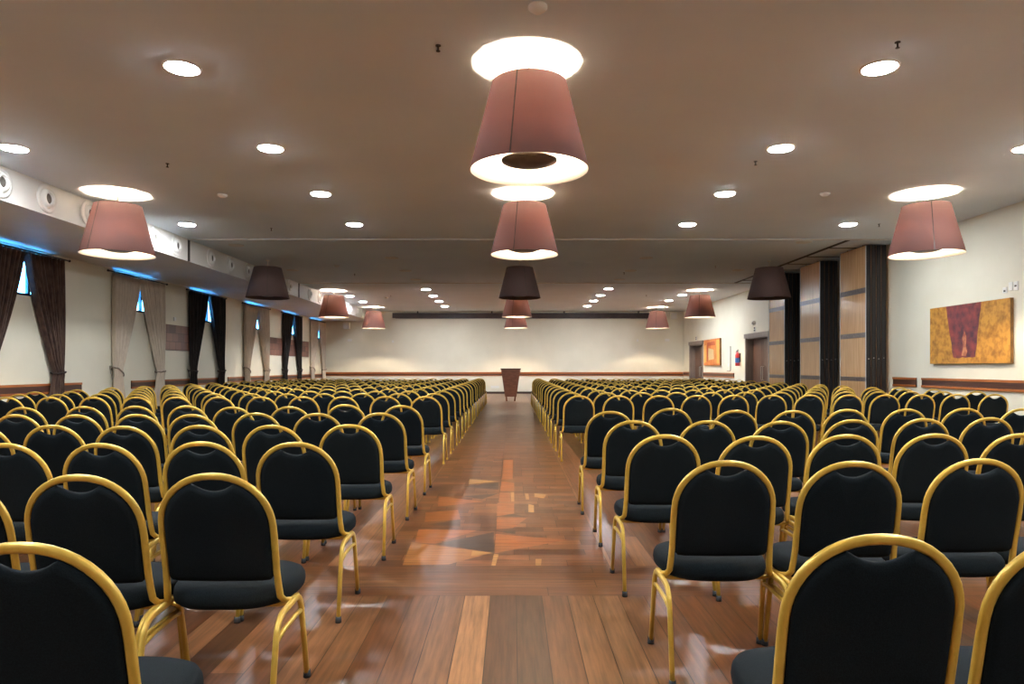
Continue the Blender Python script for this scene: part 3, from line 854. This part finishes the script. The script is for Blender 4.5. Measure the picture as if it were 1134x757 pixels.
def mesh_of(name, bm, mat):
    me = bpy.data.meshes.new(name); bmesh.ops.recalc_face_normals(bm, faces=bm.faces); bm.to_mesh(me); bm.free()
    for p in me.polygons: p.use_smooth = True
    for mt in (mat if isinstance(mat, (list, tuple)) else [mat]): me.materials.append(mt)
    return me
CH['seat'] = mesh_of('seat', seat_bm(), M['cushion'])
CH['backrest'] = mesh_of('backrest', backrest_bm(), M['cushion'])
CH['back_frame'] = mesh_of('back_frame', back_frame_bm(), M['gold'])
for s in (-1, 1):
    CH['lf', s] = mesh_of('leg_frame', leg_frame_bm(s), M['gold'])
    CH['lfx', s] = mesh_of('leg_frame', leg_frame_bm(s, True), M['gold'])
    bm = bmesh.new(); brace(bm, s); CH['br', s] = mesh_of('brace', bm, M['gold'])
    for q in (0, 1):
        bm = bmesh.new(); foot(bm, s, q); CH['ft', s, q] = mesh_of('foot_cap', bm, M['rubber'])
bm = bmesh.new()
for y in (.05, .14): sweep(bm, [(-.250, y, .376), (-.20, y, .367), (.20, y, .367), (.250, y, .376)], .009, .009, ref=(0, 1, 0), n=8)
CH['cb'] = mesh_of('cross_bar', bm, M['gold'])
def lnk(name, me, parent):
    o = bpy.data.objects.new(name, me); COL.objects.link(o); o.parent = parent; return o
def chair_full():
    r = empty('banquet_chair', (0, 0, 0), '', 'chair')
    for k in ('seat', 'backrest', 'back_frame'): lnk(k, CH[k], r)
    for s in (-1, 1):
        lf = lnk('leg_frame', CH['lf', s], r); lnk('brace', CH['br', s], lf)
        for q in (0, 1): lnk('foot_cap', CH['ft', s, q], lf)
    lnk('cross_bar', CH['cb'], r)
    return r
def chair_mid():
    r = empty('banquet_chair', (0, 0, 0), '', 'chair')
    for k in ('seat', 'backrest', 'back_frame'): lnk(k, CH[k], r)
    for s in (-1, 1): lnk('leg_frame', CH['lfx', s], r)
    return r
LEFT = [
 [(-1.112,1.655)],
 [(-1.126,2.667),(-1.61,2.635),(-2.10,2.624)],
 [(-1.152,3.732),(-1.663,3.754),(-2.157,3.68),(-2.659,3.68),(-3.146,3.68)],
 [(-1.135,4.859),(-1.652,4.806),(-2.152,4.806),(-2.636,4.733),(-3.172,4.806),(-3.654,4.77)],
 [(-1.153,6.076),(-1.69,6.017),(-2.239,6.064),(-2.711,5.88),(-3.182,5.891),(-3.652,5.824),(-4.182,5.857),(-4.717,5.902)],
 [(-1.152,7.23),(-1.787,7.423),(-2.26,7.032),(-2.81,6.968),(-3.372,7.18),(-3.876,7.13),(-4.37,7.064),(-4.86,6.89),(-5.39,6.968)]]
RIGHT = [
 [(.88,1.731),(1.37,1.731)],
 [(.917,3.017),(1.449,2.995),(2.036,3.075),(2.574,3.075)],
 [(.901,4.134),(1.418,4.059),(1.983,4.145),(2.534,4.189),(3.042,4.189)],
 [(.912,5.208),(1.465,5.208),(1.992,5.156),(2.588,5.297),(3.202,5.408),(3.785,5.513),(4.334,5.583)],
 [(.893,6.299),(1.545,6.74),(2.07,6.43),(2.60,6.404),(3.179,6.581),(3.777,6.638),(4.416,6.754),(4.938,6.71)]]
RN = random.Random(11)
chairs = []   # x, y, rz, side, block, row, col
for side, rows in (('window', LEFT), ('painting', RIGHT)):
    for i, row in enumerate(rows):
        for j, (x, y) in enumerate(row):
            chairs.append((x, y, math.radians(RN.uniform(-1.5, 1.5)), side, 'before', i+1, j+1))
y = 9.50; i = 1
while y < 25.6:
    for j in range(13):
        x = -1.19 - .553*j + RN.uniform(-.008, .008)
        chairs.append((x, y + RN.uniform(-.05, .05) - .035*j, math.radians(RN.uniform(-1, 1)), 'window', 'beyond', i, j+1))
    y += 1.10; i += 1
y = 9.70; i = 1
while y < 25.6:
    for j in range(13 if 10.5 < y < 14 else 12):
        x = .945 + .565*j + RN.uniform(-.012, .012)
        chairs.append((x, y + RN.uniform(-.05, .05) + .05*j, math.radians(RN.uniform(-1, 1)), 'painting', 'beyond', i, j+1))
    y += 1.145; i += 1
near = [c for c in chairs if c[4] == 'before']; far = sorted([c for c in chairs if c[4] == 'beyond'], key=lambda c: c[1])
NIND = 300 - len(near)
full, mid = chair_full(), chair_mid()
first = {0: True, 1: True}
for c in near + far[:NIND]:
    x, y, rz, side, blk, row, colm = c
    k = 0 if blk == 'before' else 1
    src = (full, mid)[k]
    o = src if first[k] else copy_tree(src)
    first[k] = False
    o.location = (x, y, 0); o.rotation_euler = (0, 0, rz)
    o['label'] = 'gold-framed black chair, %s side, %s the cross gap, %s row, %s from the aisle' % (side, blk, ORD[row], ORD[colm])
    o['group'] = 'banquet chairs %s the cross gap, %s side' % (blk, side)
# the remaining small far chairs as one mass
def merge(cl):
    parts = [(CH['seat'], 0), (CH['backrest'], 0), (CH['back_frame'], 1), (CH['lfx', -1], 1), (CH['lfx', 1], 1)]
    V, F, MI = [], [], []
    for me, mi in parts:
        o = len(V); V += [v.co.copy() for v in me.vertices]
        for p in me.polygons: F.append(tuple(o+q for q in p.vertices)); MI.append(mi)
    VV, FF, MM = [], [], []
    for c in cl:
        mt = Matrix.Translation((c[0], c[1], 0)) @ Matrix.Rotation(c[2], 4, 'Z'); o = len(VV)
        VV += [tuple(mt @ v) for v in V]; FF += [tuple(o+q for q in f) for f in F]; MM += MI
    me = bpy.data.meshes.new('far_banquet_chairs'); me.from_pydata(VV, [], FF)
    me.polygons.foreach_set('material_index', MM); me.polygons.foreach_set('use_smooth', [True]*len(FF)); me.update()
    return me
o = link('banquet_chair_rows', merge(far[NIND:]), [M['cushion'], M['gold']])
tag(o, 'mass of small gold-framed black chairs in the farthest rows before the lectern', 'chairs'); o['kind'] = 'stuff'

# ------------------------------------------------------------------ daylight through the high windows, camera
w = bpy.data.worlds.new('World'); SC.world = w; w.use_nodes = True
bg = w.node_tree.nodes['Background']; bg.inputs[0].default_value = (.07, .40, .95, 1); bg.inputs[1].default_value = 5.5
for c in WIN:
    ld = bpy.data.lights.new('portal', 'AREA'); ld.shape = 'RECTANGLE'; ld.size = .9; ld.size_y = 2.2
    ld.cycles.is_portal = True
    lo = bpy.data.objects.new('window_portal', ld); COL.objects.link(lo)
    lo.location = (XL-T-.02, c, (WZ0+WZ1)/2); lo.rotation_euler = (0, -PI/2, 0)
cam = bpy.data.cameras.new('camera'); cam.lens = 24; cam.sensor_width = 36; cam.shift_y = (406.5-378.5)/1134
cam.clip_end = 100; cam.clip_start = .05
co = bpy.data.objects.new('camera', cam); COL.objects.link(co)
co.location = (0, 0, EYE); co.rotation_euler = (PI/2, 0, 0)
SC.camera = co
vs = SC.view_settings
vs.view_transform = 'Standard'; vs.look = 'None'; vs.gamma = 1; vs.use_curve_mapping = False
vs.exposure = 3.0
SC.cycles.use_denoising = True
SC.cycles.max_bounces = 8
SC.cycles.diffuse_bounces = 5
SC.cycles.sample_clamp_indirect = 6
SC.cycles.caustics_reflective = False
SC.cycles.caustics_refractive = False
